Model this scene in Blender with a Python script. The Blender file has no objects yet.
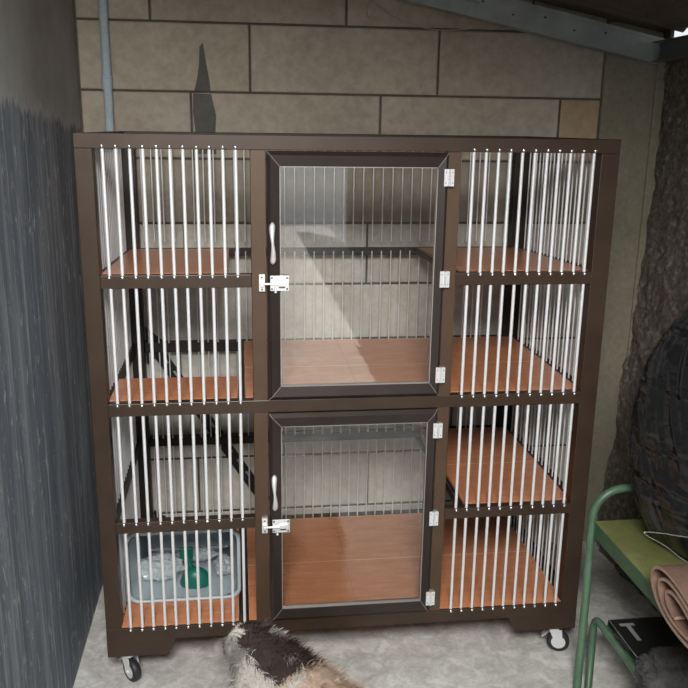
import bpy, bmesh, math, random
from mathutils import Vector, Matrix, noise
random.seed(7)
scn = bpy.context.scene
COL = scn.collection
PI = math.pi

# ------------------------------------------------------------------ helpers
class MB:
    """collects shapes; build() links them as one mesh object"""
    def __init__(s):
        s.v = []; s.f = []; s.m = []; s.sm = []
    def add(s, vs, fs, mi=0, smooth=False):
        n = len(s.v); s.v += [tuple(p) for p in vs]
        for f in fs:
            s.f.append(tuple(i + n for i in f)); s.m.append(mi); s.sm.append(smooth)
    def box(s, x0, x1, y0, y1, z0, z1, mi=0, c=0.0):
        """box, with chamfered edges when c > 0"""
        if c <= 0:
            vs = [(x, y, z) for z in (z0, z1) for y in (y0, y1) for x in (x0, x1)]
            fs = [(0, 2, 3, 1), (4, 5, 7, 6), (0, 1, 5, 4), (2, 6, 7, 3), (0, 4, 6, 2), (1, 3, 7, 5)]
            s.add(vs, fs, mi); return s
        bm = bmesh.new(); bmesh.ops.create_cube(bm, size=1)
        for v in bm.verts:
            v.co = Vector(((x0 + x1) / 2 + v.co.x * (x1 - x0), (y0 + y1) / 2 + v.co.y * (y1 - y0), (z0 + z1) / 2 + v.co.z * (z1 - z0)))
        bmesh.ops.bevel(bm, geom=bm.edges[:], offset=c, segments=2, affect='EDGES', profile=.5)
        s.bm(bm, mi); return s
    def bm(s, bm, mi=0, smooth=False):
        bm.verts.index_update()
        s.add([v.co[:] for v in bm.verts], [[v.index for v in f.verts] for f in bm.faces], mi, smooth); bm.free()
    def tube(s, pts, r, n=12, mi=0, cap=True, smooth=True):
        pts = [Vector(p) for p in pts]; rs = r if isinstance(r, (list, tuple)) else [r] * len(pts)
        t = (pts[1] - pts[0]).normalized()
        up = Vector((0, 0, 1)) if abs(t.z) < .9 else Vector((1, 0, 0))
        a = t.cross(up).normalized(); vs = []; fs = []
        for i, p in enumerate(pts):
            if i == 0: d = pts[1] - p
            elif i == len(pts) - 1: d = p - pts[i - 1]
            else: d = (pts[i + 1] - p).normalized() + (p - pts[i - 1]).normalized()
            d.normalize(); a = (a - d * a.dot(d)).normalized(); b = d.cross(a)
            for k in range(n):
                q = 2 * PI * k / n; vs.append(p + (a * math.cos(q) + b * math.sin(q)) * rs[i])
        for i in range(len(pts) - 1):
            for k in range(n):
                fs.append((i * n + k, i * n + (k + 1) % n, (i + 1) * n + (k + 1) % n, (i + 1) * n + k))
        s.add(vs, fs, mi, smooth)
        if cap:
            s.add(vs[:n], [tuple(range(n))[::-1]], mi); s.add(vs[-n:], [tuple(range(n))], mi)
        return s
    def ball(s, c, r, mi=0, seg=12, sc=(1, 1, 1)):
        bm = bmesh.new(); bmesh.ops.create_uvsphere(bm, u_segments=seg, v_segments=max(6, seg * 2 // 3), radius=r)
        for v in bm.verts: v.co = Vector((v.co.x * sc[0] + c[0], v.co.y * sc[1] + c[1], v.co.z * sc[2] + c[2]))
        s.bm(bm, mi, True); return s
    def prism(s, poly, d, mi=0, smooth=False):
        """poly: list of 3-d points, extruded by the vector d"""
        n = len(poly); vs = [Vector(p) for p in poly] + [Vector(p) + Vector(d) for p in poly]
        fs = [tuple(range(n))[::-1], tuple(range(n, 2 * n))] + [(i, (i + 1) % n, (i + 1) % n + n, i + n) for i in range(n)]
        s.add(vs, fs, mi, smooth); return s
    def build(s, name, mats, parent=None, origin=None):
        me = bpy.data.meshes.new(name); off = Vector(origin) if origin else Vector((0, 0, 0))
        me.from_pydata([Vector(p) - off for p in s.v], [], s.f)
        if not isinstance(mats, (list, tuple)): mats = [mats]
        for m in mats: me.materials.append(m)
        for p, mi, sm in zip(me.polygons, s.m, s.sm): p.material_index = mi; p.use_smooth = sm
        bm = bmesh.new(); bm.from_mesh(me); bmesh.ops.recalc_face_normals(bm, faces=bm.faces); bm.to_mesh(me); bm.free()
        o = bpy.data.objects.new(name, me); COL.objects.link(o)
        if parent:
            o.parent = parent; o.location = off - world_loc(parent)
        else: o.location = off
        return o
def world_loc(o):
    v = Vector((0, 0, 0))
    while o: v += o.location; o = o.parent
    return v
def tag(o, label=None, cat=None, group=None, kind=None):
    for k, v in (('label', label), ('category', cat), ('group', group), ('kind', kind)):
        if v: o[k] = v
    return o
def thing(name, loc, label, cat, group=None):
    o = bpy.data.objects.new(name, None); o.location = loc; o.empty_display_size = .05; COL.objects.link(o)
    return tag(o, label, cat, group)

# ------------------------------------------------------------------ materials
class Mat:
    def __init__(s, name, base=(.5, .5, .5), rough=.5, metal=0., spec=.5, **kw):
        s.m = bpy.data.materials.new(name); s.m.use_nodes = True; s.t = s.m.node_tree
        s.p = s.t.nodes['Principled BSDF']; s.p.inputs['Base Color'].default_value = (*base, 1)
        s.p.inputs['Roughness'].default_value = rough; s.p.inputs['Metallic'].default_value = metal
        s.p.inputs['Specular IOR Level'].default_value = spec
        for k, v in kw.items(): s.p.inputs[k.replace('_', ' ')].default_value = v
        s.co = None
    def n(s, kind, **kw):
        nd = s.t.nodes.new('ShaderNode' + kind)
        for k, v in kw.items():
            if k in nd.inputs: nd.inputs[k].default_value = v
            else: setattr(nd, k, v)
        return nd
    def link(s, a, b): s.t.links.new(a, b)
    def coord(s, scale=(1, 1, 1), kind='Object', loc=(0, 0, 0)):
        c = s.n('TexCoord'); mp = s.n('Mapping'); mp.inputs['Scale'].default_value = scale; mp.inputs['Location'].default_value = loc
        s.link(c.outputs[kind], mp.inputs[0]); return mp.outputs[0]
    def noise(s, vec, scale=5, detail=6, rough=.6, dist=0.):
        nd = s.n('TexNoise'); nd.inputs['Scale'].default_value = scale; nd.inputs['Detail'].default_value = detail
        nd.inputs['Roughness'].default_value = rough; nd.inputs['Distortion'].default_value = dist
        s.link(vec, nd.inputs['Vector']); return nd.outputs['Fac']
    def ramp(s, fac, stops):
        r = s.n('ValToRGB'); e = r.color_ramp.elements
        while len(e) < len(stops): e.new(.5)
        for i, (p, c) in enumerate(stops):
            e[i].position = p; e[i].color = (*c, 1) if len(c) == 3 else c
        s.link(fac, r.inputs[0]); return r.outputs['Color']
    def mix(s, fac, a, b, mode='MIX'):
        x = s.n('Mix', data_type='RGBA', blend_type=mode)
        for i, val in ((0, fac), (6, a), (7, b)):
            if isinstance(val, (int, float)): x.inputs[i].default_value = val
            elif isinstance(val, tuple): x.inputs[i].default_value = (*val, 1)
            else: s.link(val, x.inputs[i])
        return x.outputs[2]
    def math(s, op, a, b=0., clamp=False):
        x = s.n('Math', operation=op, use_clamp=clamp)
        for i, val in ((0, a), (1, b)):
            if isinstance(val, (int, float)): x.inputs[i].default_value = val
            else: s.link(val, x.inputs[i])
        return x.outputs[0]
    def color(s, c): s.link(c, s.p.inputs['Base Color'])
    def bump(s, h, strength=.3, dist=.01):
        b = s.n('Bump'); b.inputs['Strength'].default_value = strength; b.inputs['Distance'].default_value = dist
        s.link(h, b.inputs['Height']); s.link(b.outputs[0], s.p.inputs['Normal'])

def sep(M, vec):
    x = M.n('SeparateXYZ'); M.link(vec, x.inputs[0]); return x.outputs

# anodised brown aluminium
def brown(name, c1, c2, rough):
    M = Mat(name, c1, rough, .25, .5); v = M.coord((3, 3, 3))
    M.color(M.ramp(M.noise(v, 3, 3), [(.35, c1), (.7, c2)]))
    M.p.inputs['Roughness'].default_value = rough; return M.m
m_frame = brown('brown_aluminium', (.042, .026, .017), (.055, .034, .023), .38)
m_post = brown('brown_post', (.075, .044, .027), (.092, .055, .034), .42)
m_door = brown('dark_brown_profile', (.026, .019, .016), (.034, .025, .021), .34)
m_back = brown('dark_back_profile', (.02, .016, .014), (.028, .021, .018), .5)
m_black = brown('black_angle_iron', (.012, .012, .013), (.022, .02, .02), .45)

def tile():
    M = Mat('orange_brown_tile', rough=.28, spec=.35)
    v = M.coord((1, 1, 1)); x, y, z = sep(M, v)
    g = M.coord((3.5, 26, 1)); n1 = M.noise(g, 2.5, 8, .65, .6); n2 = M.noise(v, 4, 3)
    c = M.ramp(n1, [(.3, (.50, .19, .09)), (.55, (.64, .26, .13)), (.75, (.74, .35, .19))])
    c = M.mix(M.math('MULTIPLY', n2, .5), c, (.56, .21, .10))
    # grout lines: every 0.30 m in y, every 0.60 m in x
    def line(q, per, w, off):
        a = M.math('ADD', q, off); f = M.math('FRACT', M.math('DIVIDE', a, per))
        d = M.math('ABSOLUTE', M.math('SUBTRACT', f, .5)); return M.math('GREATER_THAN', d, .5 - w / per)
    ly = line(y, .305, .0013, 0.0); lx = line(x, .6, .0009, -.10)
    c = M.mix(ly, c, (.85, .6, .42)); c = M.mix(M.math('MULTIPLY', lx, .5), c, (.3, .12, .06))
    M.color(c); return M.m
m_tile = tile()
def barm():
    M = Mat('bright_aluminium_bar', (.84, .85, .87), .34, .35); return M.m
m_bar = barm()
m_chrome = Mat('zinc_plated_steel', (.84, .85, .86), .32, .5).m
m_screw = Mat('screw_steel', (.9, .9, .9), .22, .9).m
m_dark = Mat('dark_recess', (.02, .02, .02), .6).m
m_miter = Mat('bare_cut_edge', (.32, .29, .27), .5, .3).m
m_rubber = Mat('black_rubber', (.02, .02, .022), .5).m
def glass():
    m = bpy.data.materials.new('window_glass'); m.use_nodes = True; t = m.node_tree; t.nodes.clear()
    o = t.nodes.new('ShaderNodeOutputMaterial'); mx = t.nodes.new('ShaderNodeMixShader'); tr = t.nodes.new('ShaderNodeBsdfTransparent')
    gl = t.nodes.new('ShaderNodeBsdfGlossy'); gl.inputs['Roughness'].default_value = .02; gl.inputs['Color'].default_value = (1, 1, 1, 1)
    tr.inputs['Color'].default_value = (.93, .95, .94, 1)
    lwt = t.nodes.new('ShaderNodeLayerWeight'); pw = t.nodes.new('ShaderNodeMath'); pw.operation = 'POWER'; pw.inputs[1].default_value = 5
    ma = t.nodes.new('ShaderNodeMath'); ma.operation = 'MULTIPLY_ADD'; ma.inputs[1].default_value = .87; ma.inputs[2].default_value = .13
    t.links.new(lwt.outputs['Facing'], pw.inputs[0]); t.links.new(pw.outputs[0], ma.inputs[0]); t.links.new(ma.outputs[0], mx.inputs[0]); t.links.new(tr.outputs[0], mx.inputs[1]); t.links.new(gl.outputs[0], mx.inputs[2]); t.links.new(mx.outputs[0], o.inputs[0])
    return m
m_glass = glass()

def plaster(name, c1, c2, c3, sc=3, bump=.3, attr=False):
    M = Mat(name, rough=.9, spec=.2); v = M.coord()
    a = M.noise(v, sc, 8, .65); b = M.noise(v, sc * 14, 5, .7)
    c = M.ramp(a, [(.32, c1), (.52, c2), (.72, c3)])
    c = M.mix(.35, c, M.ramp(b, [(.3, tuple(k * .55 for k in c2)), (.7, tuple(min(1, k * 1.4) for k in c2))]))
    if attr:
        at = M.n('Attribute', attribute_name='tint'); c = M.mix(1.0, c, at.outputs['Color'], 'MULTIPLY')
    M.color(c); M.bump(M.math('ADD', a, M.math('MULTIPLY', b, .4)), bump, .006); return M
m_block = plaster('aerated_block', (.26, .23, .185), (.36, .325, .27), (.43, .395, .335), 2.5, .35, True).m
m_mortar = plaster('dark_mortar', (.06, .055, .045), (.09, .08, .065), (.14, .125, .105), 9, .6).m
m_pillar = plaster('pillar_render', (.17, .157, .115), (.215, .2, .15), (.25, .235, .185), 4, .3).m
m_smear = plaster('cement_smear', (.085, .085, .08), (.11, .11, .1), (.15, .145, .13), 9, .5).m

def floor_mat():
    M = Mat('screed_floor', rough=.8, spec=.25); v = M.coord()
    a = M.noise(v, 3.2, 9, .7, .5); b = M.noise(v, 16, 8, .75, .8); d = M.noise(v, 60, 4, .7)
    c = M.ramp(a, [(.34, (.42, .41, .375)), (.5, (.60, .585, .54)), (.64, (.8, .785, .74))])
    c = M.mix(.55, c, M.ramp(b, [(.36, (.26, .25, .23)), (.5, (.5, .49, .46)), (.62, (.82, .81, .78))]))
    c = M.mix(.18, c, M.ramp(d, [(.3, (.2, .2, .2)), (.7, (.8, .8, .8))])); M.color(c)
    M.bump(M.math('ADD', b, M.math('MULTIPLY', d, .3)), .3, .004); return M.m
m_floor = floor_mat()

def left_wall_mat():
    M = Mat('washed_blue_grey_render', rough=.7, spec=.3)
    v = M.coord(); x, y, z = sep(M, v)
    a = M.noise(v, 3, 8, .7)
    bare = M.ramp(a, [(.3, (.24, .24, .225)), (.5, (.33, .33, .31)), (.7, (.42, .42, .40))])
    # vertical trickles (stretched along z)
    st = M.coord((1, 9, .6)); s1 = M.noise(st, 1.6, 8, .7, .25)
    st2 = M.coord((1, 30, .9)); s2 = M.noise(st2, 1.5, 6, .75, .4)
    paint = M.ramp(s1, [(.3, (.09, .11, .135)), (.5, (.15, .175, .21)), (.68, (.28, .31, .345))])
    paint = M.mix(M.math('MULTIPLY', M.ramp(s2, [(.53, (0, 0, 0)), (.62, (1, 1, 1))]), .6), paint, (.42, .44, .46))
    fl = M.coord((1, 22, 6)); s3 = M.noise(fl, 2.0, 5, .8, .6)
    paint = M.mix(M.math('MULTIPLY', M.ramp(s3, [(.585, (0, 0, 0)), (.62, (1, 1, 1))]), .8), paint, (.5, .51, .5))
    # pale scum line, then the painted lower part: top edge near z = 1.56 with ragged noise
    rag = M.math('MULTIPLY', M.math('SUBTRACT', M.noise(M.coord((1, 9, 2)), 2.2, 7, .7), .5), .16)
    h = M.math('ADD', z, rag)
    h = M.math('ADD', h, M.math('MULTIPLY', y, .07))
    k = M.n('MapRange'); k.inputs['From Min'].default_value = 1.54; k.inputs['From Max'].default_value = 1.575; k.inputs['To Min'].default_value = 1; k.inputs['To Max'].default_value = 0
    M.link(h, k.inputs[0])
    c = M.mix(k.outputs[0], bare, paint)
    k2 = M.math('SUBTRACT', 1.0, M.math('MULTIPLY', M.math('ABSOLUTE', M.math('SUBTRACT', k.outputs[0], .5)), 2.0))
    c = M.mix(M.math('MULTIPLY', k2, .6), c, (.5, .5, .48))
    M.color(c); M.bump(M.math('ADD', a, s1), .35, .006); return M.m
m_left = left_wall_mat()

def rough_wall_mat():
    M = Mat('rough_dark_stone', rough=.95, spec=.15); v = M.coord()
    a = M.noise(v, 5, 9, .75); b = M.noise(v, 45, 8, .8)
    c = M.ramp(a, [(.3, (.11, .10, .08)), (.5, (.17, .155, .13)), (.7, (.24, .22, .19))])
    c = M.mix(.6, c, M.ramp(b, [(.35, (.035, .03, .025)), (.52, (.17, .15, .125)), (.64, (.5, .44, .38))]))
    M.color(c); M.bump(M.math('ADD', b, a), .9, .02); return M.m
m_rough = rough_wall_mat()

def galv():
    M = Mat('galvanised_steel', rough=.5, metal=.35); v = M.coord()
    M.color(M.ramp(M.noise(v, 9, 6, .7), [(.3, (.24, .27, .27)), (.6, (.33, .365, .36)), (.8, (.4, .43, .42))])); return M.m
m_galv = galv()
m_galv2 = Mat('dull_galvanised', (.13, .14, .135), .6, .3).m
m_roof = plaster('weathered_roof_sheet', (.07, .06, .045), (.1, .085, .065), (.13, .115, .09), 6, .4).m
m_pvc = plaster('blue_grey_conduit', (.32, .4, .44), (.38, .46, .51), (.45, .53, .57), 12, .1).m

# ------------------------------------------------------------------ THE SETTING
WY = .68          # face of the block wall
# floor
fl = MB(); fl.box(-.1, 1.78, -11, .68, -.05, 0)
tag(fl.build('floor', m_floor), kind='structure')
# left wall
lw = MB(); lw.box(-.3, -.10, -9, .88, -.05, 2.6)
tag(lw.build('wall_left', m_left), kind='structure')
# block wall: every block a slightly proud slab before a mortar bed
def block_wall():
    mb = MB(); tint = []
    mb.box(-.10, 1.80, WY, WY + .2, -.05, 2.5, 1); tint += [(1, 1, 1)] * 6
    zs = [1.006 + .2045 * k for k in range(-5, 8)]
    offs = {9: .12, 8: .42, 7: .235, 6: .50, 5: .20, 4: .47, 3: .17, 2: .52, 1: .22, 0: .45, 10: .38, 11: .2}
    rnd = random.Random(3)
    for i in range(len(zs) - 1):
        z0, z1 = zs[i], zs[i + 1]; x = offs[i] - 1.2 if i in offs else -.9
        # rows counted so that the course 1.62-1.82 has joints at .42 / 1.02
        idx = i
        base = {9: .12, 8: .42, 7: .235}.get(idx, offs.get(idx, .3))
        x = base - 1.8 + (0 if idx != 7 else 0)
        while x < 1.6:
            a, b = max(x, -.095), min(x + .602, 1.585); x += .602
            if b - a < .03: continue
            j = .0035; e = .0035
            x0, x1, q0, q1 = a + j, b - j, max(z0, -.04) + j, z1 - j
            c = .0035; yb = WY - .001; yf = WY - e
            n = len(mb.v)
            vs = [(x0, yb, q0), (x1, yb, q0), (x1, yb, q1), (x0, yb, q1), (x0 + c, yf, q0 + c), (x1 - c, yf, q0 + c), (x1 - c, yf, q1 - c), (x0 + c, yf, q1 - c)]
            fs = [(4, 5, 6, 7), (0, 1, 5, 4), (1, 2, 6, 5), (2, 3, 7, 6), (3, 0, 4, 7)]
            mb.add(vs, fs, 0)
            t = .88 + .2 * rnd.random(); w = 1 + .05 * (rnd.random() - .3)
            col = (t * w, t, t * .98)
            if z1 < 1.25: col = (t * 1.6, t * 1.68, t * 1.82)  # paler grey lower courses, lifted further to stand in for light from behind
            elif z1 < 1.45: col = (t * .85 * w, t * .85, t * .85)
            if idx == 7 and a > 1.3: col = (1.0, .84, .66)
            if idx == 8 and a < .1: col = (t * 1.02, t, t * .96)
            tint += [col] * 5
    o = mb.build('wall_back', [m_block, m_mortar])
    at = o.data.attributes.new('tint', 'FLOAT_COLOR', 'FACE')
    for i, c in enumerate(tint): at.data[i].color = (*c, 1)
    return tag(o, kind='structure')
wb = block_wall()
sm = MB()
def smear(pts, e=.006):
    sm.prism([(x, WY - .0035, z) for x, z in pts], (0, -e * .3, 0))
smear([(.272, 1.752), (.283, 1.765), (.292, 1.70), (.300, 1.655), (.303, 1.62), (.252, 1.622), (.262, 1.66), (.269, 1.70)])
smear([(.249, 1.615), (.304, 1.613), (.318, 1.55), (.314, 1.49), (.316, 1.43), (.25, 1.43), (.252, 1.50), (.246, 1.56)])
sm.build('cement_patch', m_smear, wb)
# rendered pillar strip right of the blocks
pl = MB(); pl.box(1.585, 1.80, WY - .014, WY + .02, -.02, 1.86, 0, .004)
pl.box(1.762, 1.80, WY - .024, WY, .0, 1.78, 0, .004)
tag(pl.build('trim_1', m_pillar), kind='structure')
# rough right wall
def rough_wall():
    mb = MB(); ny, nz = 150, 110; vs = []; fs = []
    y0, y1 = -2.4, .70
    for j in range(nz + 1):
        for i in range(ny + 1):
            t = i / ny; y = y1 - (y1 - y0) * (t ** 1.6); z = -.02 + 1.79 * j / nz
            p = Vector((0, y, z))
            d = .011 * noise.fractal(p * 11, 1.0, 2.0, 4) + .009 * noise.noise(p * 40)
            vs.append((1.79 + d - .078 * max(0, 1 - z / 1.35) ** 1.2 * (1 + .3 * noise.noise(p * 3)), y, z))
    for j in range(nz):
        for i in range(ny):
            a = j * (ny + 1) + i; fs.append((a, a + 1, a + ny + 2, a + ny + 1))
    mb.add(vs, fs, 0, True); mb.box(1.82, 2.0, -9, .70, -.05, 1.77)
    return tag(mb.build('wall_right', m_rough), kind='structure')
rough_wall()
# corrugated roof: slopes down to the right
def roofz(x): return 2.048 + (x - .5) * -.19
def roof():
    mb = MB(); n = 240; vs = []; fs = []
    for i in range(n + 1):
        x = -.35 + 2.5 * i / n
        for y in (-1.35, .62, .95):
            vs.append((x, y, roofz(x) + .009 * math.sin(2 * PI * (y) / .076) + .022 + .0 * x))
    mb2 = MB(); ny = 160; vs = []; fs = []
    for j in range(ny + 1):
        y = -1.35 + 2.3 * j / ny
        for x in (-.35, 1.80): vs.append((x, y, roofz(x) + .035 + .011 * math.sin(2 * PI * y / .076)))
    for j in range(ny): fs.append((2 * j, 2 * j + 1, 2 * j + 3, 2 * j + 2))
    mb2.add(vs, fs, 0, True)
    return tag(mb2.build('ceiling', m_roof), kind='structure')
roof()
# galvanised channel against the wall (slopes with the roof)
def channel(p0, p1, h, w, name, mat, holes=0):
    p0, p1 = Vector(p0), Vector(p1); d = p1 - p0; L = d.length; mb = MB(); t = .003
    # local: x along, y depth toward -Y (open side), z up
    def bx(x0, x1, y0, y1, z0, z1, mi=0): mb.box(x0, x1, y0, y1, z0, z1, mi)
    bx(0, L, -t, 0, -h / 2, h / 2)                # web
    bx(0, L, -t, w, h / 2 - t, h / 2); bx(0, L, -t, w, -h / 2, -h / 2 + t)   # flanges go back
    bx(0, L, -t - .004, -t, h / 2 - .012, h / 2); bx(0, L, -t - .004, -t, -h / 2, -h / 2 + .012)  # rolled lips
    for k in range(holes):
        x = L * (.62 + .055 * k) ; z = .012 if k % 2 else -.004
        mb.tube([(x, -t - .0015, z), (x, -t + .001, z)], .0035, 8, 1)
    q = d.normalized(); up = Vector((0, 0, 1)); yy = up.cross(q).normalized(); zz = q.cross(yy)
    R = Matrix((q, yy, zz)).transposed()
    mb.v = [tuple(R @ Vector(v) + p0) for v in mb.v]
    return tag(mb.build(name, [mat, m_dark]), kind='structure')
channel((-.10, .60, 2.135), (1.735, .60, 1.768), .078, .035, 'trim_2', m_galv, 6)
channel((1.735, .60, 1.765), (1.735, -1.3, 1.765), .062, -.03, 'trim_3', m_galv2)

eb = MB(); eb.prism([(1.775, .41, 1.765), (1.775, .41, 1.85), (1.775, -1.34, 1.85), (1.775, -1.34, 1.765)], (.012, 0, 0)); eb.prism([(1.775, .62, 1.79), (1.775, .62, 1.85), (1.775, .70, 1.85), (1.775, .70, 1.79)], (.012, 0, 0))
tag(eb.build('trim_4', m_roof), kind='structure')
# conduit pipe
cp = MB(); cp.tube([(-.008, .652, 0), (-.006, .652, 1.0), (-.008, .652, 2.02)], .0135, 16)
cp.tube([(-.0085, .652, 1.62), (-.0082, .652, 1.66)], .0165, 16)
for z in (1.1, 1.9): cp.box(-.026, .012, .64, .678, z, z + .012)
tag(cp.build('conduit_pipe', m_pvc, origin=(-.008, .652, 0)), 'blue-grey plastic conduit pipe running up the corner of the block wall', 'pipe')
# loose wires near the channel
m_wire = Mat('pale_wire', (.3, .28, .25), .5).m
def cat_rom(P, n=10):
    P = [Vector(p) for p in P]; P = [P[0]] + P + [P[-1]]; out = []
    for i in range(1, len(P) - 2):
        for k in range(n):
            t = k / n; a, b, c, d = P[i - 1:i + 3]
            out.append(.5 * ((2 * b) + (-a + c) * t + (2 * a - 5 * b + 4 * c - d) * t * t + (-a + 3 * b - 3 * c + d) * t ** 3))
    return out + [P[-2]]
wires = [([(.93, .60, 2.0), (.84, .63, 1.955), (.80, .65, 1.905), (.79, .66, 1.862), (.80, .665, 1.848)], 'thin pale wire hanging in a short hook down the block wall'),
         ([(.80, .66, 1.905), (.87, .655, 1.856), (.98, .65, 1.822), (1.10, .645, 1.822), (1.24, .63, 1.85), (1.28, .605, 1.862)], 'thin pale wire sagging along a mortar joint below the steel channel'),
         ([(.88, .58, 2.0), (.96, .575, 1.925), (1.04, .57, 1.905), (1.13, .59, 1.893)], 'thin pale wire lying against the face of the steel channel')]
for P, lab in wires:
    w = MB(); w.tube(cat_rom(P), .0016, 6); tag(w.build('wire', m_wire, origin=P[0]), lab, 'wire', 'loose wires under the roof')

# ------------------------------------------------------------------ THE CAGE
W, D = 1.35, .648
ZT, ZI = 1.498, 1.463
R1 = (1.126, 1.159); R2 = (.793, .827); R3 = (.463, .494); ZB = .176; ZR = .137
XA, XR = .042, 1.302
P1 = (.411, .449); P2 = (.903, .936)
cage = thing('pet_cage', (W / 2, D / 2, 0), 'tall brown aluminium pet cage with bright silver bars and two glass doors, on casters', 'cage')
def part(name, mb, mat, par=cage, label=None):
    o = mb.build(name, mat, par)
    if label: o['label'] = label
    return o
C = .0015
for x0, x1, y0, y1 in ((0, XA, 0, .04), (XR, W, 0, .04)):
    part('corner_post', MB().box(x0, x1, y0, y1, .13, ZI, 0, C), m_frame)
for x0, x1 in ((.012, .068), (1.284, 1.338)):
    part('corner_post', MB().box(x0, x1, D - .035, D, .13, ZI, 0, C), m_back)
for x0, x1 in (P1, P2):
    part('door_post', MB().box(x0, x1, .0, .03, ZB, ZI, 0, C), m_post)
part('top_rail', MB().box(0, W, -.001, .04, ZI, ZT, 0, C), m_frame)
part('top_rail', MB().box(.012, 1.338, D - .035, D, ZI, ZT, 0, C), m_back)
part('top_rail', MB().box(.012, .04, .041, D - .036, ZI, ZT, 0, C), m_back)
part('top_rail', MB().box(1.31, 1.338, .041, D - .036, ZI, ZT, 0, C), m_back)
# front cross rails
for z0, z1 in (R1, R3):
    part('cross_rail', MB().box(XA, P1[0], 0, .026, z0, z1, 0, C), m_frame)
    part('cross_rail', MB().box(P2[1], XR, 0, .026, z0, z1, 0, C), m_frame)
part('cross_rail', MB().box(XA, XR, -.001, .026, R2[0], R2[1], 0, C), m_frame)
part('bottom_rail', MB().box(0, W, -.001, .04, ZR, ZB, 0, C), m_frame)
# corner brackets under the bottom rail
bk = MB(); bk.prism([(0, -.001, ZR + .001), (0, -.001, .09), (.165, -.001, .09), (.187, -.001, ZR + .001)], (0, .03, 0)); part('base_bracket', bk, m_frame)
bk = MB(); bk.prism([(W, -.001, ZR + .001), (W, -.001, .09), (W - .183, -.001, .09), (W - .205, -.001, ZR + .001)], (0, .03, 0)); part('base_bracket', bk, m_frame)
for x in (0, 1.324):
    part('base_bracket', MB().box(x, x + .026, .04, D, .09, ZB, 0, C), m_back)
part('bottom_rail', MB().box(.012, 1.338, D - .035, D, .09, ZB, 0, C), m_back)
# back and side rails
for z0, z1 in (R1, R2, R3):
    if z0 == R1[0]: z0, z1 = z0 - .014, z1 - .024
    part('cross_rail', MB().box(.07, 1.282, D - .026, D, z0, z1, 0, C), m_back)
for z0, z1 in (R1, R2, R3):
    for x in (.014, 1.310):
        dz = .024 if z0 == R1[0] else 0; mb = MB()
        mb.prism([(x, .041, z0 + dz * .6), (x, .041, z1), (x, D - .036, z1 - dz), (x, D - .036, z0 - dz * .4)], (.026, 0, 0)); part('side_rail', mb, m_back)

# tiled shelves and floors (top a little above the rail tops)
def shelf(x0, x1, y0, y1, z, nm='tile_shelf', rim=True, drop=0):
    mb = MB(); mb.box(x0, x1, y0, y1, z - .009, z + .0005, 0)
    if rim: mb.box(x0 + .001, x1 - .001, y0 + .001, y1 - .001, z - .026, z - .0091, 1)
    if drop: mb.v = [(p[0], p[1], p[2] - drop * (p[1] - y0) / (y1 - y0)) for p in mb.v]
    return part(nm, mb, [m_tile, m_back])
YB = D - .027
shelf(.041, .350, .027, YB, R1[1], drop=.024)
shelf(.970, 1.309, .027, YB, R1[1], drop=.024)
shelf(.041, .370, .027, .222, R2[1])
shelf(.391, 1.309, .027, YB, R2[1])
shelf(1.001, 1.309, .027, YB, R3[1])
shelf(.041, .362, .006, YB - .01, ZB + .001, 'floor_tray', False)
shelf(.390, 1.309, .006, YB - .01, ZB + .001, 'floor_tray', False)
part('support_rail', MB().box(.3715, .3895, .027, YB, R2[0], R2[1] + .002), m_back)
part('support_rail', MB().box(.3630, .3895, .041, D - .036, ZB - .03, ZB + .0005), m_back)
part('support_rail', MB().box(.39, 1.309, .041, .09, ZB - .035, ZB - .0095), m_back)
# short dark support under the narrow shelves
for z, x in ((R1[1], .955), (R3[1], .986)):
    part('support_rail', MB().box(x, x + .014, .027, YB, z - .034, z - .026), m_back)

# slotted black angle-iron brace across the back
def brace():
    mb = MB(); a = Vector((.078, .652, .835)); b = Vector((.46, .652, .228)); d = (b - a); L = d.length; q = d.normalized(); n = Vector((0, 1, 0)); s_ = q.cross(n)
    def T(u, w_, y): return a + q * u + s_ * w_ + n * y
    def bx(u0, u1, w0, w1, y0, y1, mi):
        vs = [T(u, w_, y) for y in (y0, y1) for w_ in (w0, w1) for u in (u0, u1)]
        mb.add(vs, [(0, 2, 3, 1), (4, 5, 7, 6), (0, 1, 5, 4), (2, 6, 7, 3), (0, 4, 6, 2), (1, 3, 7, 5)], mi)
    bx(0, L, -.02, .02, 0, .002, 0); bx(0, L, -.02, -.018, 0, .020, 0)
    k = .03
    while k < L - .04:
        bx(k, k + .022, .002, .009, -.0006, .0001, 1); k += .055
    return part('brace', mb, [m_black, m_galv])
brace()
for pl_ in ([(.07, D + .002, .875), (.125, D + .002, .827), (.125, D + .002, .79), (.07, D + .002, .745)],
            [(.07, D + .002, .215), (.07, D + .002, .176), (.125, D + .002, .176)]):
    gs = MB(); gs.prism(pl_, (0, .003, 0)); part('gusset_plate', gs, m_black)
for x, z in ((.084, .80), (.082, .467), (.084, .845), (.084, .225)):
    part('bolt', MB().ball((x, D - .004, z), .005, 0, 10), m_chrome)

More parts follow.
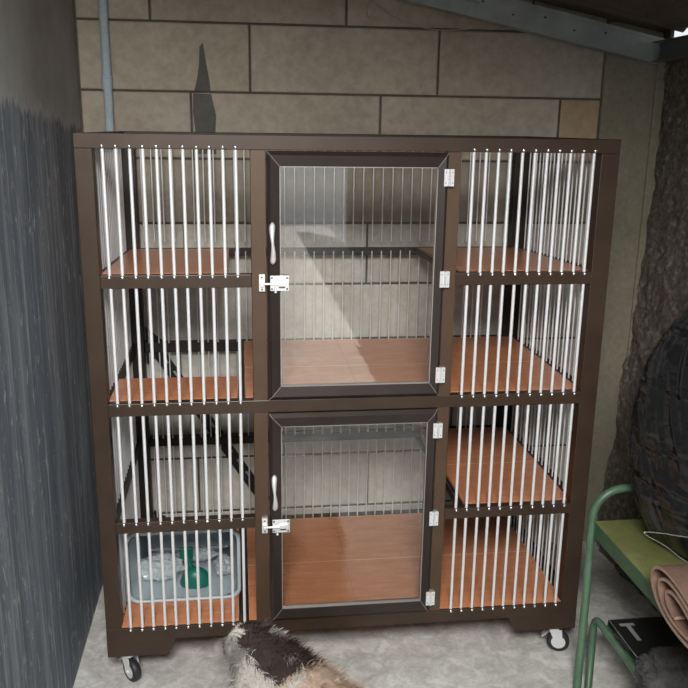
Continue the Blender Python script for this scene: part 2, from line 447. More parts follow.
# bars -----------------------------------------------------------------
BR = .0042
screw_mesh = None
def bar_mesh(z0, z1, name='bar'):
    mb = MB(); mb.tube([(0, 0, z0), (0, 0, z1)], BR, 10); o = mb.build(name, m_bar, cage); return o
rows = [(R1[1] - .002, ZI + .003, True), (R2[1] - .002, R1[0], False), (R3[1] - .002, R2[0], False), (ZB - .002, R3[0], False)]
xl = [.065 + .0313 * i for i in range(11)]; xr = [.969 + .0315 * i for i in range(11)]
screw0 = None
def add_screw(bar, z):
    global screw0
    if screw0 is None:
        mb = MB(); mb.ball((0, 0, 0), .0042, 0, 10, (1, .7, 1)); screw0 = mb.build('screw', m_screw, bar); s_ = screw0
    else:
        s_ = screw0.copy(); COL.objects.link(s_); s_.parent = bar
    s_.location = (0, -.0066, z)
for z0, z1, top in rows:
    first = None
    for x in xl + xr:
        jig = .0010 * random.uniform(-1, 1)
        if first is None: o = bar_mesh(z0, z1); first = o
        else: o = first.copy(); COL.objects.link(o); o.parent = cage
        o.location = Vector((x + jig, .0045, 0)) - cage.location
        o.rotation_euler = (0, 0, 0)
        add_screw(o, z0 - .003)
        if top: add_screw(o, z1 + .003)
# back bars behind the upper door: twelve kept as parts of their own
YBAR = D - .030
xbk = [.084 + .0318 * i for i in range(38)]
keep = []
first = None; BR = .0020
for i, x in enumerate(xbk):
    if .47 < x < .87 and len(keep) < 12:
        if first is None: o = bar_mesh(R2[1] - .001, R1[0]); first = o
        else: o = first.copy(); COL.objects.link(o); o.parent = cage
        o.location = Vector((x, YBAR, 0)) - cage.location; keep.append(i)
rest = MB()
def rbar(x, y, z0, z1, q=.0021): rest.tube([(x, y, z0), (x, y, z1)], q, 8)
backrows = [(R1[1], ZI), (R2[1], R1[0]), (R3[1], R2[0]), (ZB, R3[0])]
for ri, (z0, z1) in enumerate(backrows):
    for i, x in enumerate(xbk):
        if ri == 1 and i in keep: continue
        rbar(x, YBAR, z0 - .001, z1 + .001)
    for k in range(18):
        y = .068 + .0298 * k
        rbar(.031, y, z0 - .03, z1, .0022); rbar(1.319, y, z0 - .03, z1, .0026)
tag(part('bar', rest, m_bar), kind='stuff')

# doors -----------------------------------------------------------------
def door(z0, z1, hinges, hz, lab):
    x0, x1 = .4505, .9015; gl, gr, gt, gb = .482, .876, z1 - .036, z0 + .036
    yo, yi = -.014, -.006
    mb = MB()
    O = [(x0, z0), (x1, z0), (x1, z1), (x0, z1)]; I = [(gl, gb), (gr, gb), (gr, gt), (gl, gt)]
    M1 = [(a[0] * .72 + b[0] * .28, a[1] * .72 + b[1] * .28) for a, b in zip(O, I)]
    for k in range(4):
        j = (k + 1) % 4
        prof = lambda n: [(O[n][0], .012, O[n][1]), (O[n][0], yi, O[n][1]), (M1[n][0], yo, M1[n][1]), (I[n][0], yi - .003, I[n][1]), (I[n][0], .012, I[n][1])]
        A, B = prof(k), prof(j); n = 5
        # pull the mitre apart a hair
        dv = (Vector(B[1]) - Vector(A[1])).normalized() * .0004
        A = [Vector(p) + dv for p in A]; B = [Vector(p) - dv for p in B]
        mb.add(A + B, [(q, (q + 1) % n, (q + 1) % n + n, q + n) for q in range(n)] + [tuple(range(n)), tuple(range(2 * n - 1, n - 1, -1))], 0)
        # bright mitre seam
        a, m_, b = Vector((O[k][0], yi, O[k][1])), Vector((M1[k][0], yo, M1[k][1])), Vector((I[k][0], yi - .003, I[k][1]))
        mb.tube([a, m_], .0008, 5, 1); mb.tube([m_, b], .0008, 5, 1)
    # glazing bead
    for (a, b, c, d) in ((gl - .001, gl + .002, gb, gt), (gr - .002, gr + .001, gb, gt), (gl, gr, gb - .001, gb + .002), (gl, gr, gt - .002, gt + .001)):
        mb.box(a, b, -.0085, .004, c, d, 1)
    dr = part('door', mb, [m_door, m_miter], cage, lab)
    g = MB(); g.add([(gl - .004, 0, gb - .004), (gr + .004, 0, gb - .004), (gr + .004, 0, gt + .004), (gl - .004, 0, gt + .004)], [(0, 1, 2, 3)])
    part('glass_pane', g, m_glass, dr, 'clear glass pane')
    # handle: flat dog-bone bow
    h = MB(); n = 22; vs = []; fs = []; L = .104; xc = .4635
    for i in range(n + 1):
        t = i / n; z = hz - L / 2 + L * t; w = .0038 + .0042 * abs(math.cos(PI * t)) ** 1.2
        if t < .12 or t > .88: w *= math.sqrt(max(.05, 1 - ((abs(t - .5) - .38) / .12) ** 2))
        y = -.017 - .015 * math.sin(PI * t) ** .7; xx = xc + .0014 * math.sin(2 * PI * t)
        for (dx, dy) in ((-w, .001), (-w * .7, -.003), (0, -.0045), (w * .7, -.003), (w, .001), (0, .003)): vs.append((xx + dx, y + dy, z))
    for i in range(n):
        for k in range(6): fs.append((i * 6 + k, i * 6 + (k + 1) % 6, (i + 1) * 6 + (k + 1) % 6, (i + 1) * 6 + k))
    fs += [(0, 1, 2, 3, 4, 5), tuple(n * 6 + k for k in range(6))]
    h.add(vs, fs, 0, True)
    for s_ in (-1, 1): h.tube([(xc, -.018, hz + s_ * (L / 2 - .006)), (xc, -.010, hz + s_ * (L / 2 - .006))], .004, 10)
    part('handle', h, m_chrome, dr, 'curved silver pull handle')
    for z in hinges:
        h = MB(); hl = .042
        h.box(.890, .9010, -.0165, -.0145, z - hl / 2, z + hl / 2); h.box(.9045, .9150, -.0165, -.0145, z - hl / 2, z + hl / 2)
        h.box(.8905, .9145, -.0150, -.0005, z - hl / 2 + .001, z + hl / 2 - .001, 1)
        for k in range(5): h.tube([(.9028, -.018, z - hl / 2 + k * hl / 5 + .0006), (.9028, -.018, z - hl / 2 + (k + 1) * hl / 5 - .0006)], .0027, 10)
        for xx in (.8945, .9108):
            for dz in (-.013, .013): h.tube([(xx, -.0163, z + dz), (xx, -.0172, z + dz)], .0017, 8, 1)
        part('hinge', h, [m_chrome, m_galv], dr, 'silver butt hinge')
door(.829, 1.4615, [1.401, 1.145, .889], 1.239, 'upper glass door')
door(.178, .7915, [.733, .474, .225], .572, 'lower glass door')
def latch(z):
    t = MB(); t.box(.457, .5035, -.0165, -.0145, z - .019, z + .019, 0, .0006)
    t.box(.474, .497, -.022, -.0145, z - .006, z + .006, 0, .001)
    for xx in (.461, .499):
        for dz in (-.014, .014): t.tube([(xx, -.016, z + dz), (xx, -.0178, z + dz)], .0024, 8, 1)
    t.box(.478, .494, -.0168, -.0163, z - .0125, z - .009, 1)
    lt = part('latch', t, [m_chrome, m_dark], cage, 'zinc-plated slide latch')
    k = MB(); k.box(.4290, .4440, -.0125, -.0005, z - .021, z + .021, 0, .0006); k.box(.432, .441, -.021, -.012, z - .008, z + .006, 0, .001)
    for dz in (-.016, .015): k.tube([(.4365, -.012, z + dz), (.4365, -.014, z + dz)], .0022, 8, 1)
    part('keeper', k, [m_chrome, m_dark], lt)
    b = MB(); b.tube([(.436, -.019, z - .001), (.494, -.019, z - .001)], .0030, 10); b.tube([(.468, -.019, z - .001), (.470, -.022, z - .020)], .0022, 8); b.ball((.470, -.022, z - .021), .0035)
    part('bolt', b, m_chrome, lt)
latch(1.139); latch(.473)

# casters
def caster(x, y, ang):
    yk = MB(); ca, sa = math.cos(ang), math.sin(ang)
    f = Vector((ca, sa, 0)); s_ = Vector((-sa, ca, 0)); c0 = Vector((x, y, .089)); ax = c0 + f * .014; ax.z = .033
    yk.box(x - .024, x + .024, y - .024, y + .024, .0865, .0895, 0)
    yk.tube([(x, y, .0865), (x, y, .074)], .017, 16)
    for sd in (-1, 1):
        o = s_ * (.0135 * sd)
        poly = [c0 + o - f * .016 + Vector((0, 0, -.013)), c0 + o + f * .022 + Vector((0, 0, -.013)), ax + o + f * .012, ax + o + Vector((0, 0, -.008)) , ax + o - f * .010]
        yk.prism(poly, s_ * (.0022 * sd))
    yk.tube([c0 + Vector((0, 0, -.013)) - s_ * .0155, c0 + Vector((0, 0, -.013)) + s_ * .0155], .006, 10)
    cs = part('caster', yk, m_chrome)
    w = MB(); prof = [(.010, .0), (.012, .024), (.0115, .029), (.008, .0325), (0, .0333)]; ring = [(-a, b) for a, b in prof[:-1]] + prof[::-1]
    n = 28; vs = []; fs = []
    for k in range(n):
        q = 2 * PI * k / n; rad = f * math.cos(q) + Vector((0, 0, 1)) * math.sin(q)
        for a, b in ring: vs.append(ax + s_ * a + rad * b)
    m_ = len(ring)
    for k in range(n):
        for j in range(m_ - 1): fs.append((k * m_ + j, ((k + 1) % n) * m_ + j, ((k + 1) % n) * m_ + j + 1, k * m_ + j + 1))
    w.add(vs, fs, 0, True); part('wheel', w, m_rubber, cs)
    hb = MB()
    hb.tube([ax - s_ * .0118, ax + s_ * .0118], .021, 20, 0); hb.tube([ax - s_ * .0175, ax + s_ * .0175], .0055, 10, 0)
    part('hub', hb, m_chrome, cs)
    br = MB(); br.prism([c0 + f * -.02 + Vector((0, 0, -.03)) - s_ * .012, c0 + f * -.034 + Vector((0, 0, -.046)) - s_ * .012, c0 + f * -.036 + Vector((0, 0, -.043)) - s_ * .012, c0 + f * -.012 + Vector((0, 0, -.022)) - s_ * .012], s_ * .024)
    part('brake_lever', br, m_chrome, cs)
caster(.052, .030, math.radians(-52)); caster(1.300, .030, math.radians(-20))
caster(.052, .580, math.radians(20)); caster(1.300, .580, math.radians(-40))

# ------------------------------------------------------------------ tub and its contents (lower left compartment)
m_tub = Mat('grey_blue_plastic', (.44, .51, .55), .35, 0, .5, Alpha=1.0).m
def rrect(x0, x1, z0, z1, r, n=6):
    P = []
    for cx, cz, a0 in ((x1 - r, z0 + r, -90), (x1 - r, z1 - r, 0), (x0 + r, z1 - r, 90), (x0 + r, z0 + r, 180)):
        for k in range(n + 1):
            a = math.radians(a0 + 90 * k / n); P.append((cx + r * math.cos(a), cz + r * math.sin(a)))
    return P
tub = thing('storage_tub', (.205, .27, ZB), 'grey-blue plastic tub lying on its side, open toward the cage bars', 'tub')
TX0, TX1, TY0, TZ0, TZ1 = .043, .369, .118, ZB + .0015, .404
def tub_body():
    mb = MB(); secs = [(TY0 + .008, 0, .028), (TY0 + .10, .008, .026), (TY0 + .29, .022, .022)]; t = .003
    rings = []
    for y, ins, r in secs: rings.append([(x, y, z) for x, z in rrect(TX0 + .008 + ins, TX1 - .008 - ins, TZ0 + .006, TZ1 - .008 - ins, r + .01)])
    rings = [[(x, y, z - max(0, (z - TZ0) / (TZ1 - TZ0)) * (y - TY0) * .30) for x, y, z in R] for R in rings]
    inner = [[(.205 + (x - .205) * .975, y, .31 + (z - .31) * .97) for x, y, z in R] for R in rings]
    inner[-1] = [(x, y - .004, z) for x, y, z in inner[-1]]
    n = len(rings[0]); seq = rings + inner[::-1]; vs = [p for R in seq for p in R]; fs = []
    for i in range(len(seq) - 1):
        for k in range(n): fs.append((i * n + k, i * n + (k + 1) % n, (i + 1) * n + (k + 1) % n, (i + 1) * n + k))
    mb.add(vs, fs, 0, True)
    return mb
# closed back: two caps
tb = tub_body()
R3_ = rrect(TX0 + .030, TX1 - .030, TZ0 + .006, TZ1 - .030, .032)
tb.add([(x, TY0 + .29, z - (z - TZ0) / (TZ1 - TZ0) * .29 * .30) for x, z in R3_], [tuple(range(len(R3_)))], 0)
part('basin', tb, m_tub, tub)
rim = MB(); A = rrect(TX0, TX1, TZ0, TZ1, .034); Bq = rrect(TX0 + .010, TX1 - .010, TZ0 + .0085, TZ1 - .010, .028); n = len(A)
vs = [(x, TY0, z) for x, z in A] + [(x, TY0 - .002, z) for x, z in Bq] + [(x, TY0 + .016, z) for x, z in Bq] + [(x, TY0 + .012, z) for x, z in A]
fs = []
for L in range(4):
    for k in range(n): fs.append((L * n + k, L * n + (k + 1) % n, ((L + 1) % 4) * n + (k + 1) % n, ((L + 1) % 4) * n + k))
rim.add(vs, fs, 0, True); part('rim', rim, Mat('pale_plastic_rim', (.5, .57, .6), .3).m, tub)
edge_highlight = MB(); edge_highlight.box(.078, .330, TY0 + .270, TY0 + .282, .198, .204, 0, .002); part('edge_highlight', edge_highlight, Mat('pale_highlight', (.62, .68, .7), .3).m, tub)  # highlight on the inner back bottom edge, modelled as a pale strip
# green scoop
m_green = Mat('dark_green_plastic', (.004, .14, .10), .35).m
sc = thing('litter_scoop', (.232, .2, .19), 'dark green plastic scoop with round head inside the grey tub', 'scoop')
s_ = MB(); bm = bmesh.new(); bmesh.ops.create_uvsphere(bm, u_segments=20, v_segments=12, radius=1)
for v in bm.verts:
    v.co = Vector((.234 + v.co.x * .046, .195 + v.co.y * .03, .1915 + (max(v.co.z, -.08)) * .052))
s_.bm(bm, 0, True); part('scoop_head', s_, m_green, sc)
s_ = MB(); s_.tube([(.224, .205, .222), (.213, .235, .245), (.206, .255, .262)], [.009, .007, .008], 12); s_.box(.184, .224, .254, .264, .236, .276, 0, .004)
part('handle', s_, m_green, sc)
def crumple(name, c, r, seed, mat, lab, cat='bag', grp=None):
    mb = MB(); bm = bmesh.new(); bmesh.ops.create_icosphere(bm, subdivisions=4, radius=1)
    for v in bm.verts:
        q = v.co.copy(); d = 1 + .22 * noise.fractal(q * 2.2 + Vector((seed, 0, 0)), .8, 2, 4) + .10 * abs(noise.noise(q * 5 + Vector((0, seed, 0))))
        v.co = Vector((c[0] + q.x * r[0] * d, c[1] + q.y * r[1] * d, max(ZB + .012, c[2] + q.z * r[2] * d)))
    mb.bm(bm, 0, False); o = mb.build(name, mat, origin=c); return tag(o, lab, cat, grp)
mp = Mat('clear_crinkled_plastic', (.62, .7, .72), .18, 0, .8); mp.p.inputs['Alpha'].default_value = .62; m_plast = mp.m
crumple('plastic_bag', (.125, .245, .222), (.066, .05, .036), 1.3, m_plast, 'crumpled clear plastic bag left of the green scoop in the tub')
crumple('plastic_bag', (.315, .25, .214), (.026, .04, .028), 4.1, Mat('greyish_film', (.36, .4, .42), .4).m, 'small crumpled grey bag right of the green scoop in the tub')
crumple('plastic_bag', (.235, .33, .212), (.060, .022, .020), 7.7, m_plast, 'crumpled clear plastic bag behind the green scoop in the tub')

# ------------------------------------------------------------------ green metal step bench
def paint(name, c1, c2, c3, rust=.0):
    M = Mat(name, rough=.42, spec=.5); v = M.coord()
    c = M.ramp(M.noise(v, 7, 8, .7), [(.3, c1), (.5, c2), (.72, c3)])
    d = M.ramp(M.noise(v, 45, 5, .7), [(.66, (0, 0, 0)), (.72, (1, 1, 1))]); c = M.mix(M.math('MULTIPLY', d, .5), c, (.07, .06, .04)); M.color(c); return M.m
m_gtube = paint('green_painted_tube', (.05, .10, .06), (.075, .14, .085), (.13, .21, .14))
m_gside = paint('green_painted_edge', (.025, .07, .04), (.04, .1, .055), (.055, .125, .065))
m_gtop = paint('worn_olive_green_top', (.10, .12, .04), (.16, .17, .06), (.26, .27, .13))
BX0, BX1, BZ, BY0, BY1 = 1.364, 1.66, .452, -.032, -.86
bench = thing('step_bench', ((BX0 + BX1) / 2, -.45, 0), 'worn green metal step bench with tubular frame beside the cage', 'bench')
b = MB(); b.box(BX0, BX1, BY1, BY0, BZ - .003, BZ, 0, .001)
part('bench_top', b, m_gtop, bench, 'worn olive-green top plate')
b = MB(); b.box(BX0, BX0 + .003, BY1, BY0, BZ - .046, BZ - .0031); b.box(BX1 - .003, BX1, BY1, BY0, BZ - .046, BZ - .0031)
b.box(BX0 + .0031, BX1 - .0031, BY0 - .003, BY0, BZ - .046, BZ - .0031); b.box(BX0 + .0031, BX1 - .0031, BY1, BY1 + .003, BZ - .046, BZ - .0031)
part('apron', b, m_gside, bench)
def arc(c, r, a0, a1, ux, uz, n=8):
    return [Vector(c) + Vector(ux) * r * math.cos(a0 + (a1 - a0) * k / n) + Vector(uz) * r * math.sin(a0 + (a1 - a0) * k / n) for k in range(n + 1)]
X_, Y_, Z_ = (1, 0, 0), (0, 1, 0), (0, 0, 1)
for y, sgn in ((-.024, 1), (-.875, -1)):
    zt = .545; r = .085; xa, xb = 1.361, 1.66; fo = .012
    ft = -.062 if sgn > 0 else 0; fy = y - .135 * (1 if sgn > 0 else -.3)
    pts = [(xa + ft, fy, .0), (xa + ft * .35, y + (fy - y) * .38, .25), (xa, y, .40)] + arc((xa + r, y, zt - r), r, PI, PI / 2, X_, Z_) + arc((xb - r, y, zt - r), r, PI / 2, 0, X_, Z_) + [(xb, y, .40), (xb, y + (fy - y) * .38, .25), (xb, fy, 0)]
    t = MB(); t.tube(pts, .0115, 14); part('end_frame', t, m_gtube, bench)
for x in (1.384, 1.640):
    r = .035; zt = .158; ya, yb = -.05, -.84
    pts = [(x - .055 if x < 1.5 else x, ya - .115, 0)] + arc((x, ya - r, zt - r), r, 0, PI / 2, Y_, Z_) + arc((x, yb + r, zt - r), r, PI / 2, PI, Y_, Z_) + [(x, yb, 0)]
    t = MB(); t.tube(pts, .0105, 14); part('step_frame', t, m_gtube, bench)
for y in (-.10, -.22, -.50, -.76):
    part('step_slat', MB().box(1.39, 1.634, y - .015, y + .015, .142, .150, 0, .001), m_gside, bench)

# black flat box with a grey T
bx = MB(); bx.box(1.408, 1.60, -.262, -.085, .1505, .168, 0, .001)
box = tag(bx.build('flat_box', Mat('matt_black_card', (.012, .012, .013), .45).m, origin=(1.5, -.17, .1505)), 'flat black box printed with a grey letter T on the lower bench step', 'box')
e = MB(); z = .1684; m_pr = Mat('silver_grey_print', (.32, .33, .33), .5).m
for a in ((1.4085, 1.4100, -.2615, -.0855), (1.4085, 1.599, -.0872, -.0857), (1.4085, 1.599, -.2617, -.2602)): e.box(a[0], a[1], a[2], a[3], .1675, z)
part('border_line', e, m_pr, box)
t = MB(); t.box(1.4290, 1.4720, -.1210, -.1090, .1675, z + .0002); t.box(1.4450, 1.4570, -.1900, -.1210, .1675, z + .0002)
part('letter', t, m_pr, box, 'grey letter T')

# ------------------------------------------------------------------ fur helper
def surf(o):
    dg = bpy.context.evaluated_depsgraph_get(); dg.update()
    me = bpy.data.meshes.new_from_object(o.evaluated_get(dg)); o.modifiers.clear(); old = o.data
    mats = [m for m in old.materials]; o.data = me; me.materials.clear()
    for m in mats: me.materials.append(m)
    for p in me.polygons: p.use_smooth = True; p.material_index = 0
    return o
def furmat(name, attr, rough=.9):
    M = Mat(name, rough=rough, spec=.15); a = M.n('Attribute', attribute_name=attr); M.color(a.outputs['Color']); return M.m
def fur(o, name, n, length, width, colf, comb, seed=1, zmin=-9, jit=.5, skip=None):
    """thin curved blades grown over the surface of o; one mesh"""
    rnd = random.Random(seed); me = o.data; polys = [p for p in me.polygons]
    cum = []; tot = 0
    for p in polys: tot += p.area; cum.append(tot)
    import bisect
    vs = []; fs = []; cols = []
    for _ in range(n):
        p = polys[bisect.bisect(cum, rnd.random() * tot)]
        vv = [me.vertices[i].co for i in p.vertices]; a, b_, c = vv[0], vv[1 + (rnd.random() < .5 and len(vv) > 3)], vv[-1 if rnd.random() < .5 else 2]
        u, w = rnd.random(), rnd.random()
        if u + w > 1: u, w = 1 - u, 1 - w
        pos = a + (b_ - a) * u + (c - a) * w
        if skip and skip(pos): continue
        nr = p.normal; L = length(pos) * rnd.uniform(.6, 1.25)
        d = (nr * .55 + comb(pos) * .9 + Vector((rnd.uniform(-1, 1), rnd.uniform(-1, 1), rnd.uniform(-1, 1))) * jit).normalized()
        sd = d.cross(nr)
        if sd.length < 1e-4: continue
        sd = sd.normalized() * width * rnd.uniform(.6, 1.3)
        mid = pos + d * L * .55 + nr * L * .12; tip = pos + d * L - Vector((0, 0, .12 * L))
        k = len(vs); vs += [pos - sd, pos + sd, mid - sd * .7, mid + sd * .7, tip]
        fs += [(k, k + 1, k + 3, k + 2), (k + 2, k + 3, k + 4)]
        col = colf(pos); j = rnd.uniform(.8, 1.18); cols += [(col[0] * j, col[1] * j, col[2] * j, 1)] * 5
    m = bpy.data.meshes.new(name); m.from_pydata(vs, [], fs)
    at = m.attributes.new('fur', 'FLOAT_COLOR', 'POINT')
    for i, c in enumerate(cols): at.data[i].color = c
    for p in m.polygons: p.use_smooth = True
    m.materials.append(bpy.data.materials.get('fur_strands') or furmat('fur_strands', 'fur'))
    h = bpy.data.objects.new(name, m); COL.objects.link(h); h.parent = o
    return h
def paint_attr(o, colf):
    at = o.data.attributes.new('fur', 'FLOAT_COLOR', 'POINT')
    for i, v in enumerate(o.data.vertices): at.data[i].color = (*colf(v.co), 1)

# ------------------------------------------------------------------ the cat
def ell(bm, c, r, rot=None, seg=20):
    M = Matrix.Translation(Vector(c)) @ (rot.to_4x4() if rot else Matrix.Identity(4)) @ Matrix.Diagonal((*r, 1))
    bmesh.ops.create_uvsphere(bm, u_segments=seg, v_segments=seg // 2 + 2, radius=1, matrix=M)
def limb(bm, P, R, k=6):
    for i in range(len(P) - 1):
        a, b_ = Vector(P[i]), Vector(P[i + 1])
        for j in range(k + 1):
            t = j / k; r = R[i] * (1 - t) + R[i + 1] * t; ell(bm, a.lerp(b_, t), (r, r, r), seg=12)
def make_cat():
    """built facing +X around its own origin, then turned and set on the floor"""
    bm = bmesh.new()
    # trunk: deep chest, narrower waist, full rump
    for c, r in (((.115, 0, .165), (.065, .082, .075)), ((.07, 0, .165), (.075, .086, .077)), ((.0, 0, .165), (.09, .088, .072)),
                 ((-.08, 0, .168), (.08, .088, .073)), ((-.13, 0, .165), (.065, .08, .072))): ell(bm, c, r)
    limb(bm, [(.12, 0, .185), (.175, 0, .205)], [.066, .056])                       # neck
    ell(bm, (.210, 0, .215), (.048, .052, .043)); ell(bm, (.250, 0, .203), (.024, .024, .018)); ell(bm, (.232, .022, .200), (.022, .022, .018)); ell(bm, (.232, -.022, .200), (.022, .022, .018))
    for s in (-1, 1):
        base = Vector((.200, .034 * s, .250))
        M = Matrix.Translation(base) @ Matrix.Rotation(math.radians(-18 * s), 4, 'X') @ Matrix.Diagonal((.5, 1, 1, 1))
        bmesh.ops.create_cone(bm, cap_ends=True, segments=14, radius1=.022, radius2=.003, depth=.05, matrix=M)
        fx = .02 * s
        limb(bm, [(.115, .038 * s, .14), (.10 + fx, .042 * s, .085), (.115 + fx, .042 * s, .02)], [.034, .020, .014])
        ell(bm, (.125 + fx, .042 * s, .013), (.022, .015, .012))
        hx = -.018 * s
        limb(bm, [(-.13, .042 * s, .15), (-.095 + hx, .048 * s, .10), (-.155 + hx, .046 * s, .06), (-.135 + hx, .046 * s, .015)], [.046, .030, .016, .013])
        ell(bm, (-.12 + hx, .046 * s, .012), (.026, .015, .012))
    limb(bm, [(-.18, 0, .19), (-.24, .01, .17), (-.30, .03, .12), (-.35, .06, .08)], [.022, .02, .018, .012])
    me = bpy.data.meshes.new('cat'); bm.to_mesh(me); bm.free(); o = bpy.data.objects.new('cat', me); COL.objects.link(o)
    r = o.modifiers.new('r', 'REMESH'); r.mode = 'VOXEL'; r.voxel_size = .0055; s = o.modifiers.new('s', 'SMOOTH'); s.iterations = 4; s.factor = .5
    me.materials.append(furmat('cat_coat', 'fur')); surf(o)
    dark, brown_, white, cream = (.085, .06, .055), (.14, .09, .075), (.78, .75, .70), (.78, .62, .5)
    def colf(p):
        n1 = noise.fractal(Vector(p) * 13 + Vector((3.1, 0, 7)), .7, 2, 3); n2 = noise.noise(Vector(p) * 30)
        if p.x > .236 : return white if abs(p.y) < .016 else dark
        if p.x > .15: # head and nape: dark with a pale streak on the left
            if p.y > .034 + .01 * n2: return (.42, .40, .385)
            return dark if n1 < .35 else white
        if p.x > .035:
            if p.y > .052 + .02 * n1: return white
            if p.y < -.055: return cream if p.z < .2 else brown_
            return dark if n1 < .28 else (.45, .42, .41)
        if p.z < .07: return white
        if p.x > -.09: return cream if n1 < .42 else white
        return brown_ if n1 > .0 else cream
    paint_attr(o, colf)
    fur(o, 'fur', 34000, lambda p: .010 + .024 * min(1, max(0, (.21 - p.x) / .06)) * (1 if p.z > .05 else .3), .0009, colf, lambda p: Vector((-.8, 0, -.25)), 5)
    # eyes and nose
    for s in (-1, 1):
        e = MB(); e.ball((.246, .020 * s, .221), .0075); x = e.build('eye', Mat('amber_eye', (.35, .2, .03), .1).m); x.parent = o
        e = MB(); e.ball((.2515, .0205 * s, .2215), .0038, 0, 10, (.7, .5, 1)); x2 = e.build('pupil', m_dark); x2.parent = x
    e = MB(); e.ball((.274, 0, .207), .0055, 0, 10, (.6, 1, .7)); x = e.build('nose', Mat('pink_nose', (.5, .2, .18), .4).m); x.parent = o
    w = MB()
    for s in (-1, 1):
        for k in range(4): w.tube([(.266, .012 * s, .198 + .002 * k), (.270, .035 * s, .196 + .005 * k), (.262, .052 * s, .188 + .007 * k)], .0002, 4)
    x = w.build('whiskers', Mat('white_whisker', (.8, .8, .8), .5).m); x.parent = o
    return o
cat = make_cat()
cat.location = (.515, -.37, 0); cat.scale = (1.1, 1.28, 1.08); cat.rotation_euler = (0, 0, math.radians(124))
tag(cat, 'fluffy dark brown, white and cream cat walking on the grey floor before the cage', 'cat')

# ------------------------------------------------------------------ black rubbish bag on the bench
def bag():
    mb = MB(); bm = bmesh.new(); bmesh.ops.create_uvsphere(bm, u_segments=220, v_segments=150, radius=1)
    c = Vector((1.60, -.20, .46)); kn = Vector((1.62, -.13, 1.16))
    for v in bm.verts:
        q = v.co.copy(); t = (q.z + 1) / 2                      # 0 bottom .. 1 top
        th = math.atan2(q.y, q.x); rr = math.sqrt(max(0, 1 - q.z * q.z))
        prof = max(rr, 0) ** .34 if t < .5 else rr ** .85
        if t > .93: prof *= .8
        w = prof * (1 - .10 * math.sin(PI * t) * 0)
        fold = noise.noise(Vector((math.cos(th) * 2.2, math.sin(th) * 2.2, t * 1.3 + 5)))
        rid = 1 - abs(noise.noise(Vector((math.cos(th + t * 1.2) * 7, math.sin(th + t * 1.2) * 7, t * 1.2)))) * 2
        r2 = 1 - abs(noise.noise(Vector((math.cos(th - t * .9) * 15, math.sin(th - t * .9) * 15, t * 1.6 + 9)))) * 2
        gather = max(0, (t - .6) / .4)
        d = 1 + .10 * fold + (.040 + .06 * gather) * rid + (.005 + .02 * gather) * r2
        z = c.z + .675 * (t ** .95); x = c.x + q.x / max(rr, 1e-4) * w * .198 * d * (1 + .12 * math.sin(PI * t)); y = c.y + q.y / max(rr, 1e-4) * w * .218 * d
        if rr < 1e-3: x, y = c.x, c.y
        x += .03 * t; k_ = min(1, max(0, (z - .56) / .12)); y = min(y, -.037 + .2 * k_); v.co = Vector((min(x, 1.700 + .05 * min(1, t)), y, max(z, .4535)))
    mb.bm(bm, 0, True)
    mb.tube([(1.622, -.13, 1.12), (1.625, -.13, 1.15), (1.60, -.15, 1.19), (1.57, -.18, 1.2)], [.05, .022, .035, .05], 14)
    o = mb.build('rubbish_bag', None or m_bag, origin=(1.6, -.14, .453)); return tag(o, 'large bulging shiny black rubbish bag standing on the green bench', 'bag')
def bagm():
    M = Mat('black_polythene', (.008, .0085, .009), .2, 0, .55); v = M.coord((1, 1, 1.0))
    cc = M.n('TexCoord'); mm = M.n('Mapping'); mm.inputs['Rotation'].default_value = (math.radians(38), math.radians(-52), 0); mm.inputs['Scale'].default_value = (2.2, 2.2, 11); M.link(cc.outputs['Object'], mm.inputs[0])
    a = M.noise(M.coord((6, 6, 1.6)), 1.3, 1, .4, .5); b_ = M.noise(mm.outputs[0], 1.3, 2, .4, .7)
    M.bump(M.math('ADD', a, M.math('MULTIPLY', b_, 1.2)), .7, .05); return M.m
m_bag = bagm(); bag()

# wire hanger poking out over the bag's foot
hg = MB(); P = [(1.66, -.455, .60), (1.46, -.400, .587), (1.41, -.31, .556), (1.388, -.272, .541), (1.386, -.272, .535), (1.41, -.32, .53), (1.46, -.43, .525), (1.66, -.47, .555)]
hg.tube(cat_rom(P, 8), .0016, 8)
tag(hg.build('wire_hanger', Mat('bright_wire', (.75, .75, .72), .25, .9).m, origin=(1.55, -.37, .457)), 'thin bent silver wire hanger lying against the foot of the black bag', 'hanger')

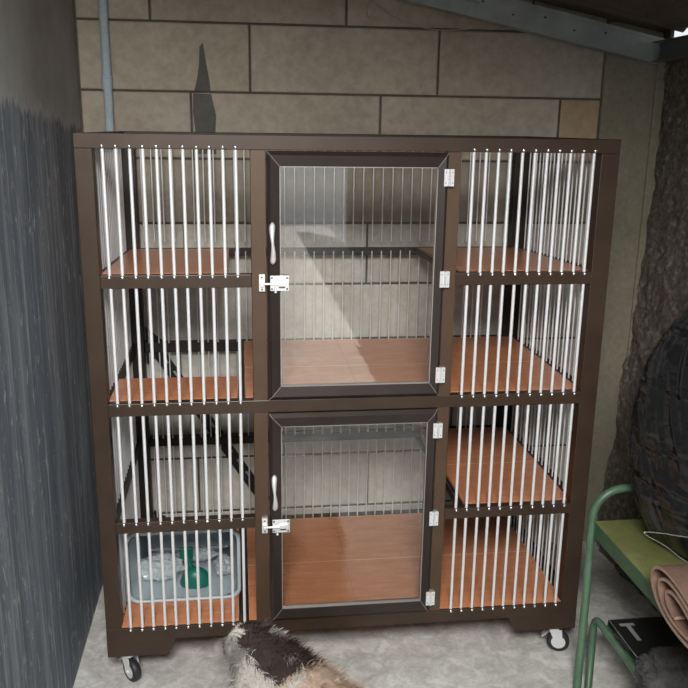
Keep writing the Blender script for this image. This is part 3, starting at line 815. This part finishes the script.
# rolled brown sheet
def roll():
    mb = MB(); pts = []; n = 190; turns = 2.71
    # flattened spiral in the (Y, Z) plane, tongue pointing to the camera
    for i in range(n + 1):
        t = i / n; a = -PI * .42 + t * turns * 2 * PI      # start inside
        s = .34 + .66 * t
        yy = math.cos(a); zz = math.sin(a)
        ly = .19 * s; lz = .056 * s
        y = -.60 + ly * yy + .012 * (1 - s); z = .5105 + lz * zz * (1.0 + .30 * yy) + .006
        pts.append((y, max(z, .4575)))
    th = .0072; L = []; Rr = []
    for i, (y, z) in enumerate(pts):
        a = pts[max(0, i - 1)]; b_ = pts[min(n, i + 1)]; d = Vector((b_[0] - a[0], b_[1] - a[1])).normalized(); nx, nz = -d.y, d.x
        L.append((y + nx * th / 2, z + nz * th / 2)); Rr.append((y - nx * th / 2, z - nz * th / 2))
    x0, x1 = 1.320, 1.665
    vs = []
    for x in (x0, x1):
        for P in (L, Rr): vs += [(x + ((y + .446) * .12 if x < 1.5 else 0), y, max(z, .4525)) for y, z in P]
    N = n + 1; fsE = []; fs = []
    for i in range(n):
        fsE += [(i, i + 1, N + i + 1, N + i)]; fsE += [(2 * N + i, 2 * N + i + 1, 3 * N + i + 1, 3 * N + i)]
        fs += [(i, i + 1, 2 * N + i + 1, 2 * N + i), (N + i, N + i + 1, 3 * N + i + 1, 3 * N + i)]
    mb.add(vs, fs, 0, True); mb.add(vs, fsE + [(0, N, 3 * N, 2 * N), (n, N + n, 3 * N + n, 2 * N + n)], 1)
    m1 = plaster('brown_sheet', (.17, .10, .075), (.22, .135, .10), (.26, .165, .125), 9, .1).m; m2 = plaster('tan_cut_edge', (.33, .23, .17), (.4, .28, .21), (.45, .33, .25), 20, .1).m
    o = mb.build('rolled_mat', [m1, m2], origin=(1.5, -.575, .4525))
    return tag(o, 'loosely rolled tan and brown sheet lying across the green bench top', 'mat')
roll()

# grey fluffy cloth on the lower step
def towel():
    bm = bmesh.new(); bmesh.ops.create_icosphere(bm, subdivisions=5, radius=1)
    for v in bm.verts:
        q = v.co.copy(); d = 1 + .20 * noise.fractal(q * 1.7 + Vector((8, 2, 0)), .8, 2, 3)
        z = .195 + q.z * .062 * d
        v.co = Vector((1.485 + q.x * .150 * d, -.445 + q.y * .155 * d, max(z, .1695)))
    mb = MB(); mb.bm(bm, 0, True); o = mb.build('towel', furmat('grey_pile_base', 'fur'))
    def colf(p):
        k = .5 + .5 * noise.noise(Vector(p) * 14); c = .065 + .085 * k; return (c, c * .96, c * .98)
    paint_attr(o, colf)
    fur(o, 'pile', 16000, lambda p: .008, .0008, colf, lambda p: Vector((0, 0, 0)), 9, jit=.8)
    return tag(o, 'crumpled fluffy grey towel heaped beside the flat black box', 'towel')
towel()

# ------------------------------------------------------------------ camera, light
cam = bpy.data.cameras.new('camera'); co = bpy.data.objects.new('camera', cam); COL.objects.link(co); scn.camera = co
def rotm(a, b, c):
    ca, sa, cb, sb, cc, s2 = math.cos(a), math.sin(a), math.cos(b), math.sin(b), math.cos(c), math.sin(c)
    return Matrix(((ca, -sa, 0), (sa, ca, 0), (0, 0, 1))) @ Matrix(((1, 0, 0), (0, cb, sb), (0, -sb, cb))) @ Matrix(((cc, 0, s2), (0, 1, 0), (-s2, 0, cc)))
R = rotm(-.129, .257, -.014)
right, fwd, up = R.col[0], R.col[1], R.col[2]
co.matrix_world = Matrix.Translation((.380, -2.057, 1.520)) @ Matrix((right, up, -fwd)).transposed().to_4x4()
cam.sensor_fit = 'HORIZONTAL'; cam.sensor_width = 36; cam.lens = 36 * 826.6 / 688; cam.clip_start = .05

w = bpy.data.worlds.new('world'); scn.world = w; w.use_nodes = True
bg = w.node_tree.nodes['Background']; bg.inputs[0].default_value = (.90, .95, 1.0, 1); bg.inputs[1].default_value = .95
def area(name, loc, target, size, power, color=(1, 1, 1)):
    l = bpy.data.lights.new(name, 'AREA'); l.shape = 'RECTANGLE'; l.size, l.size_y = size; l.energy = power; l.color = color
    o = bpy.data.objects.new(name, l); COL.objects.link(o); o.location = loc
    o.rotation_euler = (Vector(target) - Vector(loc)).to_track_quat('-Z', 'Y').to_euler(); return o
dl = area('daylight', (.25, -2.7, 2.5), (.35, .1, .75), (.9, .7), 64, (1, .98, .94)); dl.data.spread = math.radians(125)
sl = bpy.data.lights.new('sun', 'SUN'); sl.energy = 10; sl.angle = .01; sl.color = (1, .95, .88)
so = bpy.data.objects.new('sun', sl); COL.objects.link(so); so.location = (2, 3, 5); so.rotation_euler = Vector((-.33, -.70, -1)).to_track_quat('-Z', 'Y').to_euler()
scn.view_settings.view_transform = 'Standard'; scn.view_settings.look = 'None'; scn.view_settings.exposure = 0
